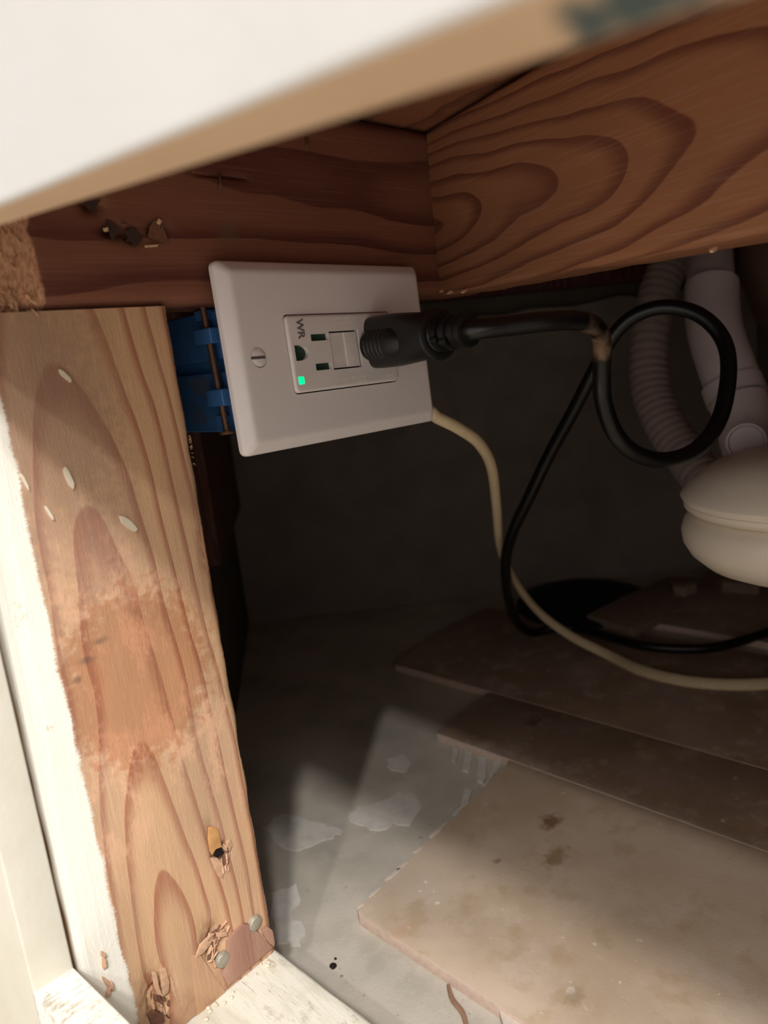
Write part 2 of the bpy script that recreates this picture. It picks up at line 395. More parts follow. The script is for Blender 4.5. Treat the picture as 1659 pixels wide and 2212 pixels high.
# tiles and mortar, parts of the floor
T1 = [at(770, 1970, 2, -346)]
def ragged(p, q, n, amp):
    out = []
    for i in range(1, n):
        t = i/n; v = Vector(p)*(1-t) + Vector(q)*t
        nn = Vector((-(q-p).y, (q-p).x, 0)).normalized()
        out.append(v + nn*random.uniform(-amp, amp)); 
    return out
c1, c2 = Vector((45, 21, -353)), Vector((221, 35, -353))
M_TBODY = plain('pinkish_tile_body', (216, 190, 172), .7, .3, var=.2, bump=.5, sc=.3)
def tile(poly, th, m, label):
    o = prism('tile', poly, (0, 0, th), m, floor, bv=.5); o['label'] = label; o.data.materials.append(M_TBODY)
    for p_ in o.data.polygons:
        if p_.normal.z < .6: p_.material_index = 1
    return o
spots1 = [(1190, 1775, 11, 9, (120, 72, 34), .75), (1200, 1850, 14, 8, (134, 100, 58), .6), (1235, 2140, 3.2, 2.6, (238, 226, 208), .95),
          (1240, 2150, 9, 6, (150, 128, 96), .5), (920, 1905, 1.6, 1.6, (235, 222, 205), 1), (945, 1950, 1.8, 1.6, (235, 222, 205), 1),
          (907, 1925, 1.4, 1.2, (235, 222, 205), 1), (870, 2010, 12, 5, (196, 160, 132), .6), (1075, 1860, 4, 3, (110, 86, 60), .5)]
floor_o = (500, 0, -375)
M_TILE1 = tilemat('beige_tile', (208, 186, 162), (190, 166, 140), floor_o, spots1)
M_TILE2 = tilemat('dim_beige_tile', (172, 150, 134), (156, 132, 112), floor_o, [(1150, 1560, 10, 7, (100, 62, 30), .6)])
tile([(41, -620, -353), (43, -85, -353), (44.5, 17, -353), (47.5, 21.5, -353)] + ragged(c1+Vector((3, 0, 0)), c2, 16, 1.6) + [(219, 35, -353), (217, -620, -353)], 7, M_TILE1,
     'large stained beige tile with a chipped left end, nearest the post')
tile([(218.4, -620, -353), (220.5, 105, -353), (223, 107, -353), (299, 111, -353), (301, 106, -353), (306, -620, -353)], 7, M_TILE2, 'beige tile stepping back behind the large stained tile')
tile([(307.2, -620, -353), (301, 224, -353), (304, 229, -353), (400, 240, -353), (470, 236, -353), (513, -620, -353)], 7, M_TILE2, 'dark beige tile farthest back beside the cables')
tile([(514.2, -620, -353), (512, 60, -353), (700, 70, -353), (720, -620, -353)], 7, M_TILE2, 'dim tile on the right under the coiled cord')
# chips along the ragged end
for t, L, h in ((.03, 3, 1.4), (.10, 6, 1.6), (.20, 9, 2.6), (.245, 5, 2.2), (.34, 5, 1.6), (.45, 7, 2.0), (.50, 4, 1.2), (.64, 6, 1.8), (.80, 4, 1.3)):
    v = c1*(1-t) + c2*t; q = v + Vector((0, -.4, 5.5)); P = []
    for k in range(9):
        a = 2*math.pi*k/9; rr = random.uniform(.65, 1.15); P.append(q + Vector((L*math.cos(a)*rr, h*math.sin(a)*rr*.8, 0)))
    prism('chip', P, (0, 0, 1.75), M_CHIP, floor, bv=.2)
def fpoly(name, pts, h, m, z=-353, rag=0, sub=3, label=None):
    P = [at(x, y, 2, z) for x, y in pts]; Q = []
    for i, p in enumerate(P):
        q = P[(i+1) % len(P)]; Q.append(p)
        if rag: 
            for k in range(1, sub):
                Q.append(p.lerp(q, k/sub) + Vector((random.uniform(-rag, rag), random.uniform(-rag, rag), 0)))
    for q in Q: q.z = z - .2
    o = prism(name, Q, (0, 0, h+.2), m, floor)
    if label: o['label'] = label
    return o
fpoly('mortar_patch', [(752, 1768), (770, 1745), (830, 1730), (860, 1712), (900, 1720), (908, 1750), (885, 1785), (850, 1778), (820, 1795), (790, 1785)], .7, M_MORTAR, rag=2, label='pale grey mortar smear')
fpoly('mortar_patch', [(835, 1640), (870, 1630), (888, 1650), (875, 1668), (845, 1665)], .6, M_MORTAR, rag=1.5)
fpoly('mortar_patch', [(565, 1790), (610, 1760), (700, 1780), (742, 1795), (720, 1812), (670, 1830), (630, 1838), (590, 1815)], .6, M_MORTAR, rag=2)
fpoly('mortar_patch', [(590, 1930), (640, 1910), (650, 1945), (630, 1975), (660, 2010), (650, 2045), (600, 2040), (585, 1980)], .6, M_MORTAR, rag=2)
for x0, y0, x1, y1, w_ in ((985, 1618, 982, 1645, 6), (1014, 1626, 1008, 1666, 8), (1043, 1637, 1040, 1690, 9), (1076, 1648, 1066, 1680, 8), (1012, 1708, 1004, 1740, 8), (1004, 1745, 985, 1762, 6)):
    fpoly('mortar_ridge', [(x0-w_, y0), (x0+w_, y0+2), (x1+w_, y1-3), (x1+w_*.3, y1+4), (x1-w_, y1)], 1.6, M_MORTAR)
# ------------------------------------------------------------------ timber
G1 = post_local(478, 1842); G2 = post_local(340, 2165); G3 = post_local(462, 2035); G4 = post_local(440, 1200)
def post_disp(v):
    if v.y < 4:
        def ga(p, rx, rz, d):
            q = ((v.x-p.x)/rx)**2 + ((v.z-p.z)/rz)**2
            return d*math.exp(-q)
        j = noise.noise(Vector((v.x*.6, v.z*.35, 3)))
        k = ga(G1, 3, 3.2, 5.5) + ga(G1+Vector((-2.5, 0, 9)), 2.4, 8, 1.8) + ga(G2, 5.5, 12, 5) + ga(G3, 6, 9, 3.2) + ga(G4, 2, 16, 1.0)
        v.y += k*(1+.6*j)
        if v.z < 30: v.y += .7*j*(1-v.z/30)
    if v.x > 82: v.x += .5*noise.noise(Vector((v.z*.07, 7, v.y*.1))) + .25*noise.noise(Vector((v.z*.5, 3, 1)))
    return v
pf = frame(POST0)
post = lumber('wooden_post', 86.4, 38, 299, M_POST, pf, nw=64, step=1.6, disp=post_disp, r=3)
tag(post, 'rough sanded pine post with a white painted strip down its left edge', 'post')
def onpost(px, py, y=5): return at(px, py, 1, y)
# paint flecks
for (px, py, w_, h_, a) in ((139, 812, .9, 2.9, -38), (147, 1033, 1.1, 4.6, -12), (277, 1132, 1.5, 4.8, -38), (52, 1040, .5, 3.4, -14), (105, 1108, .5, 3.0, -18)):
    c = onpost(px, py, 5.2); a = math.radians(a); P = []
    for k in range(12):
        t = 2*math.pi*k/12; rr = random.uniform(.82, 1.1); x, z = w_*math.cos(t)*rr, h_*math.sin(t)*rr
        P.append(c + Vector((x*math.cos(a)+z*math.sin(a), 0, -x*math.sin(a)+z*math.cos(a))))
    prism('paint_fleck', P, (0, -.9, 0), M_FLECK, post)
def chip(name, c, L, w_, t_, ang, m, parent, lift=.6, n=Vector((0, -1, 0))):
    """a torn sliver of wood lying on the face"""
    u = Vector((math.sin(ang), 0, math.cos(ang))); v = Vector((u.z, 0, -u.x)); c = Vector(c)
    P = [c-u*L-v*w_*.3, c-u*L*.2-v*w_, c+u*L*.7-v*w_*.6, c+u*L+v*w_*.1, c+u*L*.4+v*w_*.9, c-u*L*.6+v*w_*.8]
    Q = [p + n*(t_*random.uniform(.6, 1.3) + lift*i/5) for i, p in enumerate(P)]
    k = len(P); fs = [tuple(range(k)), tuple(range(k, 2*k))] + [(i, (i+1) % k, k+(i+1) % k, k+i) for i in range(k)]
    return obj(name, P+Q, fs, m, parent)
prism('splinter', [onpost(x, y, 5.3) for x, y in [(449, 1787), (455, 1785), (469, 1789), (477, 1828), (464, 1833), (456, 1846), (451, 1835), (448, 1812)]], (0, -.9, 0), M_AMBER, post, bv=.15)['label'] = 'amber splinter above the nail hole'
prism('nail_hole', [onpost(x, y, 5.4) for x, y in [(464, 1834), (477, 1832), (482, 1841), (475, 1845), (468, 1851), (462, 1849)]], (0, -1.1, 0), M_DARK, post)
M_PALE = plain('pale_torn_pine', (214, 172, 138), .75, .3, var=.35, bump=.6, sc=.4)
for i in range(54):
    zone = i % 4
    if zone == 0: px, py, a_g = random.gauss(486, 4), random.uniform(1822, 1888), random.gauss(.05, .2)
    elif zone == 1: px, py, a_g = random.gauss(466, 9), random.gauss(2018, 9), random.gauss(.8, .5)
    elif zone == 2: px, py, a_g = random.gauss(458, 7), random.uniform(2035, 2080), random.gauss(.5, .5)
    else: px, py, a_g = random.gauss(352, 11), random.uniform(2105, 2200), random.gauss(.1, .3)
    chip('splinter', onpost(px, py, 5.5 if zone < 3 else 7), random.uniform(1.4, 3.6), random.uniform(.18, .5), .6, a_g, M_PALE if i % 3 else M_TORN0, post, lift=.9)
for pl, m_, th in (([(452, 1852), (468, 1852), (478, 1862), (484, 1880), (480, 1898), (470, 1892), (460, 1872)], 'p', .5), ([(488, 1815), (496, 1812), (500, 1826), (494, 1838), (486, 1834)], 'p', .8),
                   ([(430, 2040), (448, 2022), (462, 2012), (452, 2040), (436, 2058), (420, 2068)], 'p', .9), ([(463, 2012), (486, 2010), (488, 2018), (476, 2022), (464, 2020)], 'p', 1.4)):
    prism('splinter', [onpost(x, y, 5.2) for x, y in pl], (0, -th, 0), M_PALE, post, bv=.2)
for pl in ([(316, 2190), (330, 2178), (346, 2184), (350, 2200), (336, 2212), (322, 2208)], [(344, 2148), (352, 2150), (350, 2158), (345, 2156)]):
    prism('torn_hollow', [onpost(x, y, 7.5) for x, y in pl], (0, -2.4, 0), M_TORN0, post)
for pl in ([(326, 2095), (336, 2098), (342, 2130), (350, 2150), (338, 2146), (330, 2125)], [(343, 2090), (356, 2088), (364, 2120), (362, 2142), (350, 2150), (346, 2120)], [(366, 2108), (372, 2112), (386, 2160), (380, 2165), (370, 2140)]):
    prism('splinter', [onpost(x, y, 6) for x, y in pl], (0, -.9, 0), M_PALE, post, bv=.25)
pl = [(522, 1993), (539, 1993), (545, 2006), (557, 2011), (565, 2025), (586, 2043), (545, 2080), (489, 2127), (478, 2105), (485, 2069), (488, 2030), (501, 2013)]
prism('loose_splinter', [onpost(x, y, 5.4) for x, y in pl], (0, -1.6, 0), M_MAUVE, post, bv=.4)['label'] = 'darker weathered flap of split wood at the foot'
pl = [(561, 2005), (574, 1998), (584, 2006), (589, 2030), (588, 2042), (577, 2034), (568, 2022)]
prism('loose_splinter', [onpost(x, y, 5.4) for x, y in pl], (0, -1.9, 0), M_MAUVE, post, bv=.4)
pl = [(412, 2060), (432, 2062), (470, 2120), (486, 2140), (440, 2180), (425, 2190), (415, 2120)]
prism('loose_splinter', [onpost(x, y, 5.6) for x, y in pl], (0, -.9, 0), M_TANW, post, bv=.3)
for px, py in ((550, 1993), (480, 2072)):
    lathe('nail_head', [(3.5, -1), (3.6, .6), (3.3, 1.3), (2.2, 1.6), (.1, 1.7)], onpost(px, py, 4.5), M_NHEAD, post, ax=(.12, -1, -.1), seg=24)['label'] = 'round paint-flecked nail head'
# torn tufts on the painted arris near the foot
for px, py, L, a in ((222, 2078, 5, .1), (228, 2120, 6, -.3), (232, 2136, 5, .5), (220, 2060, 3, -.2), (238, 2128, 4, .1)):
    chip('splinter', at(px, py, 1, 5.0), L*.6, .7, .9, a, M_PALE, post, lift=1.0)
# fuzz on the post's right arris
for k in range(14):
    py = random.choice((955, 975, 995)) + random.uniform(-12, 12)
    px = 370 + (py-665)*.1636 - 9
    p = at(px, py, 1, 6); tube('wood_fibre', [p, p+Vector((.6, -.3, random.uniform(-.6, .6))), p+Vector((1.0, -.2, random.uniform(-1, 1)))], .09, M_FRESH, post, seg=5, n=3)

# left header
LB0 = Vector((-106, 5, 68))
def lb_local(px, py): 
    p = at(px, py, 1, 5); return Vector((LB0.z-p.z, 0, p.x-LB0.x))
holes = [lb_local(*q) for q in ((243, 497), (288, 508), (343, 498), (197, 440))]
crk = [lb_local(*q) for q in ((405, 370), (545, 388))]
def lb_disp(v):
    if v.y < 4:
        for h in holes:
            q = ((v.x-h.x)/2.6)**2 + ((v.z-h.z)/3.8)**2; v.y += 4.5*math.exp(-q)*(1+.5*noise.noise(v*.4))
        t = (v.z-crk[0].z)/(crk[1].z-crk[0].z)
        if -.1 < t < 1.1:
            cxx = crk[0].x + (crk[1].x-crk[0].x)*t; v.y += 2.2*math.exp(-((v.x-cxx)/.8)**2)*max(0, 1-abs(2*t-1)**3)
    if v.z < 41:                     # rough sawn, angled end
        k = (41-v.z)/41
        v.y += 9*k*(1 - v.y/38) + noise.noise(Vector((v.x*.5, v.z*.3, 1)))*1.1*min(1, k*4)
    return v
lbm = frame(LB0, (0, 0, -1), (0, 1, 0), (1, 0, 0))
lbeam = lumber('header_beam', 84, 38, 300, M_LBEAM, lbm, nw=60, step=1.6, disp=lb_disp, r=6)
tag(lbeam, 'dim red-brown pine header above the outlet, resting on the post', 'beam')
# torn sawn end: fibres
for k in range(150):
    low = k < 95
    x = random.uniform(-103, -69); z = random.uniform(-17, -9) if low else random.uniform(-9, 24)
    y = 5 + 9*((-65-x)/41) - .5; L = random.uniform(.6, 2.0 if low else 1.6)
    chip('wood_fibre', Vector((x, y, z)), L, random.uniform(.12, .3), .3, random.uniform(-.9, .5), M_PALE0, lbeam, lift=.6)
M_TORN = plain('torn_dark_wood', (74, 56, 50), .8, .2, var=.4, bump=.4, sc=.4)
M_TORN2 = plain('torn_brown_wood', (126, 88, 66), .8, .2, var=.4, bump=.4, sc=.4)
for pl, m in (([(228, 477), (238, 480), (250, 490), (262, 500), (252, 508), (245, 521), (238, 512), (234, 496)], M_TORN), ([(268, 500), (284, 493), (294, 498), (306, 519), (292, 531), (283, 522), (270, 523), (276, 511)], M_TORN),
              ([(319, 511), (322, 490), (332, 473), (345, 490), (357, 515), (350, 523), (334, 519)], M_TORN2), ([(181, 437), (216, 431), (206, 448), (198, 462), (189, 449)], M_TORN)):
    prism('torn_hole', [at(x, y, 1, 5.3) for x, y in pl], (0, -.6, 0), m, lbeam)
for pl in ([(340, 473), (347, 478), (344, 486), (337, 481)], [(222, 494), (231, 492), (232, 500), (225, 501)], [(312, 531), (340, 529), (338, 533), (314, 535)], [(262, 483), (272, 487), (266, 492)], [(348, 488), (358, 512), (360, 524), (353, 520)]):
    prism('splinter', [at(x, y, 1, 4.9) for x, y in pl], (0, -.9, 0), M_FRESH if len(pl) == 4 and pl[0][0] < 345 else M_TORN2, lbeam)
for px, py, q in ((474, 372, 415), (661, 297, 325)):
    tube('staple', [at(px, py, 1, 4.4), at(px+2, (py+q)/2, 1, 3.6), at(px+1, q, 1, 4.8)], .5, M_NAIL, lbeam, seg=7, n=4)

# right beam
rd = -wv((-807, -316, 1600)); rd.z *= .6; rd.normalize()
rx_ = (Vector((0, 0, -1)) - rd*rd.dot(Vector((0, 0, -1)))).normalized(); ry_ = rd.cross(rx_)
RB0 = Vector((151.5, 4.5, 67.5))
rbeam = lumber('side_beam', 84, 38, 520, M_RBEAM, frame(RB0, rx_, ry_, rd), nw=30, step=4, r=3)
tag(rbeam, 'bright orange pine beam with bold arched grain, upper right', 'beam')
for px, py, L in ((955, 628, 4), (972, 631, 5), (1537, 540, 3), (1000, 630, 3)):
    p = atp(px, py, RB0, ry_); chip('splinter', p, L*.7, .8, .8, 1.3, M_FRESH, rbeam)
p = atp(922, 384, RB0, ry_); box('staple', (p.x-4, p.y-2, p.z-.6), (p.x+1.5, p.y-.8, p.z+.6), M_NAIL, rbeam, bv=.2)

tag(prism('plywood_sheet', [(-107, -735, 68.5), (1540, -735, 68.5), (322, 478, 68.5), (-36, 46, 68.5), (-107, 46, 68.5)], (0, 0, 17), M_TOP), 'brown board lying on top of both beams, seen in the corner', 'board')

# bottom plate
bp = lumber('bottom_plate', 89, 37.5, 520, M_SILL, frame((-17, 43, -315.5), (-1, 0, 0), (0, 0, -1), (0, -1, 0)), nw=24, step=5, r=2.5)
tag(bp, 'worn white-painted floor plate under the foot of the post', 'floor plate')
for k in range(14):                          # paint crumbs along the joint
    t = random.random(); p = Vector((-62+42*t, 4+random.uniform(-5, 0), -315.2))
    lathe('paint_crumb', [(.2, 0), (random.uniform(.6, 1.5), .5), (.5, 1.1)], p, M_FLECK, bp, seg=6)

# face frame round the opening
FF = empty('opening_frame', (-117, -10, -353))
tag(FF, 'cream painted frame around the opening, nearest the camera', 'frame')
xi, xo = -106.3, -121
def edge(p, q, x, k, c, v):          # value of coordinate c where coordinate k equals v on the line through two picture points
    P, Q = at(*p, 0, x), at(*q, 0, x); t = (v-P[k])/(Q[k]-P[k]); return P[c] + (Q[c]-P[c])*t
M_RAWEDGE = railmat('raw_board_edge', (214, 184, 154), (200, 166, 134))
zbi = lambda y: edge((390, 367), (1240, 105), xi, 1, 2, y)
zbo = lambda y: edge((229, 352), (1090, 5), xo, 1, 2, y)
hexa('top_rail', [(xo, -700, zbo(-700)), (xi, -700, zbi(-700)), (xi, 300, zbi(300)), (xo, 300, zbo(300)),
                  (xo, -700, 400), (xi, -700, 400), (xi, 300, 400), (xo, 300, 400)], M_RAIL, FF, bv=1.2)
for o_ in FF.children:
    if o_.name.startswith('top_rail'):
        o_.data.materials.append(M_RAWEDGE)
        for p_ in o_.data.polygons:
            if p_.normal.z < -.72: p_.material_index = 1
yi = lambda z: edge((154, 2085), (44, 1600), xi, 2, 1, z)
yo = lambda z: edge((70, 2142), (9, 1918), xo, 2, 1, z)
yo2 = yo(-240) + (yi(-10)-yi(-240))
hexa('stile', [(xo, yo(-240), -353), (xi, yi(-260), -353), (xi, 300, -353), (xo, 300, -353),
               (xo, yo2, -2), (xi, yi(-2), -2), (xi, 300, -2), (xo, 300, -2)], M_TRIM, FF, bv=.8)
si = lambda y: edge((154, 2085), (300, 2207), xi, 1, 2, y)
so = lambda y: edge((70, 2142), (137, 2212), xo, 1, 2, y)
hexa('bottom_rail', [(xo, -700, -353), (xi, -700, -353), (xi, yi(-260)-.2, -353), (xo, yo(-240)-.2, -353),
                     (xo, -700, so(-60)+60), (xi, -700, si(-60)+60), (xi, yi(-260)-.2, si(yi(-260))), (xo, yo(-240)-.2, so(yo(-240)))], M_SILLEND, FF, bv=.6)
print('FRAME', zbi(-80), zbo(-122), yi(-247), yi(-10), yo(-240), yo(-200), si(-5), si(-60), so(-14), so(-40))

# ------------------------------------------------------------------ outlet
def boolcut(o, cutters):
    for c in cutters:
        md = o.modifiers.new('cut', 'BOOLEAN'); md.operation = 'DIFFERENCE'; md.object = c; md.solver = 'EXACT'
    bpy.context.view_layer.update()
    dg = bpy.context.evaluated_depsgraph_get()
    me = bpy.data.meshes.new_from_object(o.evaluated_get(dg)); o.modifiers.clear(); o.data = me
    for c in cutters: bpy.data.objects.remove(c)
PF = Matrix(((.99978, -.00111, .02075, 0), (0, .9985, .05435, 0), (-.02076, -.05434, .99832, FZ*MM), (0, 0, 0, 1)))
OUT = empty('wall_outlet', M=PF)
tag(OUT, 'white safety outlet with oversized cover plate and glowing green indicator', 'outlet')
PFi = PF.inverted()
nP, oP = Vector((-.00111, .9985, -.05434)), Vector((0, 0, 0))
def dev(px, py, h=7.6):                    # picture point on the device face -> plate frame
    p = atp(px, py, oP - nP*h, nP); q = PFi @ Vector((p.x*MM, p.y*MM, (p.z+FZ)*MM)); return q/MM
def rrect(cx, cz, w, h, r, y, n=6):
    out = []
    for sx, sz, a0 in ((1, 1, 0), (-1, 1, 90), (-1, -1, 180), (1, -1, 270)):
        for k in range(n):
            a = math.radians(a0 + 90*k/(n-1)); out.append((cx + sx*(w/2-r) + r*math.cos(a), y, cz + sz*(h/2-r) + r*math.sin(a)))
    return out
def loops(name, L, m, parent, M, close=True, smooth=True, caps=(True, True)):
    n = len(L[0]); vs = [p for l in L for p in l]; fs = []
    rng = range(len(L)) if close else range(len(L)-1)
    for j in rng:
        a, b = j*n, ((j+1) % len(L))*n
        fs += [(a+k, a+(k+1) % n, b+(k+1) % n, b+k) for k in range(n)]
    if not close:
        if caps[0]: fs.append(tuple(range(n))[::-1])
        if caps[1]: fs.append(tuple(range((len(L)-1)*n, len(L)*n)))
    return obj(name, vs, fs, m, parent, M, smooth, 32)
cx, cz, PW, PH = 61.9, -39.7, 123.8, 79.4
L = []
for ins, y, r in ((0, .2, 3), (0, -1.8, 3), (.3, -2.6, 3), (1.0, -3.4, 3), (3.4, -5.4, 2.6), (4.4, -6.1, 2.4), (5.4, -6.4, 2.2), (6.6, -6.5, 1.8)):
    L.append(rrect(cx, cz, PW-2*ins, PH-2*ins, r, y))
L += [rrect(cx, cz, 67.1, 34.2, 2.4, -6.5), rrect(cx, cz, 66.9, 34.0, 2.4, -6.3), rrect(cx, cz, 66.9, 34.0, 2.4, -3.5)]
L += [rrect(cx, cz, 72, 40, 3, -3.5), rrect(cx, cz, PW-4, PH-4, 3, -.5), rrect(cx, cz, PW-3, PH-3, 3, .2)]
plate = loops('cover_plate', L, M_PLATE, OUT, PF)
sc = dev(560.5, 772, 6.5)
cutp = lathe('cutter', [(4.3, -3), (4.3, 2)], (sc.x, -6.5, sc.z), M_PLATE, None, ax=(0, -1, 0), M=PF, seg=40)
boolcut(plate, [cutp])
for _o in (plate,):
    wn_ = _o.modifiers.new('wn', 'WEIGHTED_NORMAL'); wn_.keep_sharp = True; wn_.weight = 100
scr = lathe('screw', [(3.0, -2.5), (4.0, -1.4), (4.0, -.7), (3.6, -.3), (2.4, 0.0), (.1, .1)], (sc.x, -6.6, sc.z), M_PLATE, OUT, ax=(0, -1, 0), M=PF, seg=40)
ct = box('cutter', (sc.x-5, -8, sc.z-.62), (sc.x+5, -5.5, sc.z+.62), M_SLOT, M=PF)
boolcut(scr, [ct])
box('screw_slot', (sc.x-3.7, -5.7, sc.z-.6), (sc.x+3.7, -5.4, sc.z+.6), M_SLOT, OUT, M=PF)
scr['label'] = 'white slotted cover screw'
L = [rrect(cx, cz, 65.9, 33.0, 2.2, y) for y in (-1, -6.9)] + [rrect(cx, cz, 65.5, 32.6, 2.1, -7.35), rrect(cx, cz, 64.6, 31.7, 1.9, -7.7), rrect(cx, cz, 63.4, 30.5, 1.6, -7.8)]
body = loops('receptacle', L, M_DEV, OUT, PF, close=False)
box('dark_backing', (24, -1, -60), (100, -.4, -19), M_DARK, OUT, M=PF)  # dark backing sheet, puts black shade into the gap round the receptacle
cuts = []
FY = -7.8
def slot(x0, x1, xm, y0, y1): return (Vector((dev(x0, (y0+y1)/2).x, 0, dev(xm, y1).z)), Vector((dev(x1, (y0+y1)/2).x, 0, dev(xm, y0).z)))
sl = [slot(671, 709, 690, 721, 736), slot(682, 716, 700, 784, 799)]
for a, b in sl:
    cuts.append(box('cutter', (a.x, -9, min(a.z, b.z)), (b.x, -4.6, max(a.z, b.z)), M_DEV, M=PF))
    box('shutter', (a.x-.3, -5.8, min(a.z, b.z)-.3), (b.x+.3, -5.0, max(a.z, b.z)+.3), M_GREEN, OUT, M=PF)
g0, g1 = dev(637, 760), dev(666, 760); g0.z, g1.z = dev(652, 745).z, dev(652, 779).z; gh = abs(g1.z-g0.z); gw = g1.x-g0.x; gz = (g0.z+g1.z)/2
P = [(g0.x, -9, gz-gh/2), (g0.x, -9, gz+gh/2)] + [(g0.x+gw*.35+gw*.65*math.cos(math.radians(a)), -9, gz+gh/2*math.sin(math.radians(a))) for a in range(90, -91, -15)]
cuts.append(prism('cutter', P, (0, 5, 0), M_DEV, M=PF))
box('shutter', (g0.x-.4, -5.6, gz-gh/2-.4), (g1.x+.4, -5.1, gz+gh/2+.4), M_GREEN, OUT, M=PF)
bt0, bt1 = dev(718, 717), dev(778, 795); bz0, bz1 = bt0.z, dev(735, 796).z
bx0, bx1 = dev(716, 760).x-.2, dev(776, 760).x+.8
cuts.append(box('cutter', (bx0, -9, bz1-.3), (bx1, -5.2, bz0+.3), M_DEV, M=PF))
ld = dev(651, 822)
cuts.append(box('cutter', (ld.x-1.7, -9, ld.z-1.7), (ld.x+1.7, -7.0, ld.z+1.7), M_DEV, M=PF))
rs = dev(842, 752)
boolcut(body, cuts)
bm_ = (bx0+bx1)/2
b1 = box('test_button', (bx0+.05, -6.9, bz1+.35), (bm_-.1, -5.2, bz0-.35), M_DEV, OUT, M=PF, bv=.2)
b2 = box('reset_button', (bm_+.1, -7.5, bz1+.35), (bx1-1.3, -5.2, bz0-.35), M_DEV, OUT, M=PF, bv=.2)
box('button_well', (bx0, -5.3, bz1-.3), (bx1, -5.1, bz0+.3), M_DARK, OUT, M=PF)
def emis(name, col, e):
    m = bpy.data.materials.new(name); m.use_nodes = True; b = m.node_tree.nodes['Principled BSDF']
    b.inputs['Base Color'].default_value = lin(col); b.inputs['Emission Color'].default_value = lin(col); b.inputs['Emission Strength'].default_value = e; return m
lathe('indicator_light', [(1.75, 0), (1.75, .7), (1.45, .95), (.1, 1.0)], (ld.x, -7.0, ld.z), emis('green_glow', (0, 236, 150), 1.15), OUT, ax=(0, -1, 0), M=PF, seg=28)['label'] = 'glowing green indicator'
def text(name, s, c, U, V, wid, hei, m, parent, depth=.12, bold=0.0):
    cu = bpy.data.curves.new('lettering', 'FONT'); cu.body = s; cu.align_x = 'CENTER'; cu.align_y = 'CENTER'; cu.extrude = .05; cu.offset = bold
    o = bpy.data.objects.new('lettering', cu); COL.objects.link(o); bpy.context.view_layer.update()
    me = bpy.data.meshes.new_from_object(o.evaluated_get(bpy.context.evaluated_depsgraph_get()))
    X = [v.co.x for v in me.vertices]; Y = [v.co.y for v in me.vertices]
    w0, h0 = max(X)-min(X), max(Y)-min(Y); mx, my = (max(X)+min(X))/2, (max(Y)+min(Y))/2
    c, U, V = Vector(c), Vector(U), Vector(V)
    vs = [c + U*((v.co.x-mx)*wid/w0) + V*((v.co.y-my)*hei/h0) + Vector((0, -1, 0))*(v.co.z+.05)/.1*depth for v in me.vertices]
    fs = [tuple(p.vertices) for p in me.polygons]
    bpy.data.objects.remove(o); return obj(name, vs, fs, m, parent, PF)
a, b = dev(643, 688), dev(652, 733)
text('lettering', 'WR', ((a.x+b.x)/2+.3, FY, (a.z+b.z)/2), (0, 0, -1), (1, 0, 0), abs(a.z-b.z), 3.9, M_GLET, OUT, bold=.035)['label'] = 'grey letters WR'
def line(s, x0, y0, x1, y1, hpx=8, dy=0, rot=0):
    a, b = dev(x0, y0), dev(x1, y1); U = (b-a); w_ = U.length; U = U.normalized()
    V = Vector((0, 0, 1)) if not rot else Vector((0, 0, 1))
    c = (a+b)/2; text('lettering', s, (c.x, FY, c.z), U, V, w_, hpx/4.4, M_MOLD, OUT, depth=.1)
line('SEE MONTHLY', 718, 689, 768, 685, 7); line('TEST INSTRUCT.', 721, 698, 770, 695, 7)
line('WIRING LINE / LINE', 724, 821, 793, 812, 7); line('PRESS TEST WIRE', 724, 830, 795, 821, 7); line('NORMAL', 823, 813, 850, 809, 7)
for nm, bb, y, x0, x1 in (('PUSH TO\nTEST', b1, -6.9, bx0, bm_), ('PUSH TO\nRESET', b2, -7.5, bm_, bx1-1.3)):
    text('lettering', nm, ((x0+x1)/2, y, (bz0+bz1)/2), (0, 0, -1), (1, 0, 0), abs(bz0-bz1)*.6, 3.6, M_MOLD, OUT)

# ------------------------------------------------------------------ blue box
BX = empty('electrical_box', (60, 36, -44))
tag(BX, 'blue plastic electrical box behind the cover plate, nailed under the header', 'electrical box')
box('box_shell', (15, 4, -70.5), (108, 70, -17), M_BLUE, BX, bv=1)
box('side_panel', (12, 15, -38.2), (15.2, 70, -17.5), M_BLUE, BX, bv=.8)
box('side_panel', (12, 15, -70.5), (15.2, 70, -43.6), M_BLUE, BX, bv=.8)
n0, n1 = at(436, 655, 0, 7.5), at(491, 934, 0, 7.5)
nd = (n1-n0).normalized()
for (y0, y1, xa, dx) in ((658, 690, 9.0, -3), (708, 741, 3.8, 1), (838, 875, 3.8, 1), (897, 932, 9.0, -3)):
    tt0, tt1 = (y0-655)/279, (y1-655)/279; p0, p1 = n0.lerp(n1, tt0), n0.lerp(n1, tt1)
    if dx > 0: box('nail_bracket', (4.6, p0.y-6, p1.z), (15.2, p0.y+6.5, p0.z), M_BLUE, BX, bv=.8)
    else: box('nail_bracket', (8.2, p0.y+1.5, p1.z), (15.2, p0.y+8.5, min(p0.z, -16.6)), M_BLUE, BX, bv=.6)
for hz in (0,):
    tube('nail', [n0+nd*1, n0.lerp(n1, .5), n1], 1.45, M_NAIL, BX, seg=14, n=6)
lathe('nail_head', [(3.6, -1.2), (3.8, -.4), (3.4, .2), (.1, .3)], n1+nd*.6, M_NAIL, BX, ax=nd, seg=20)
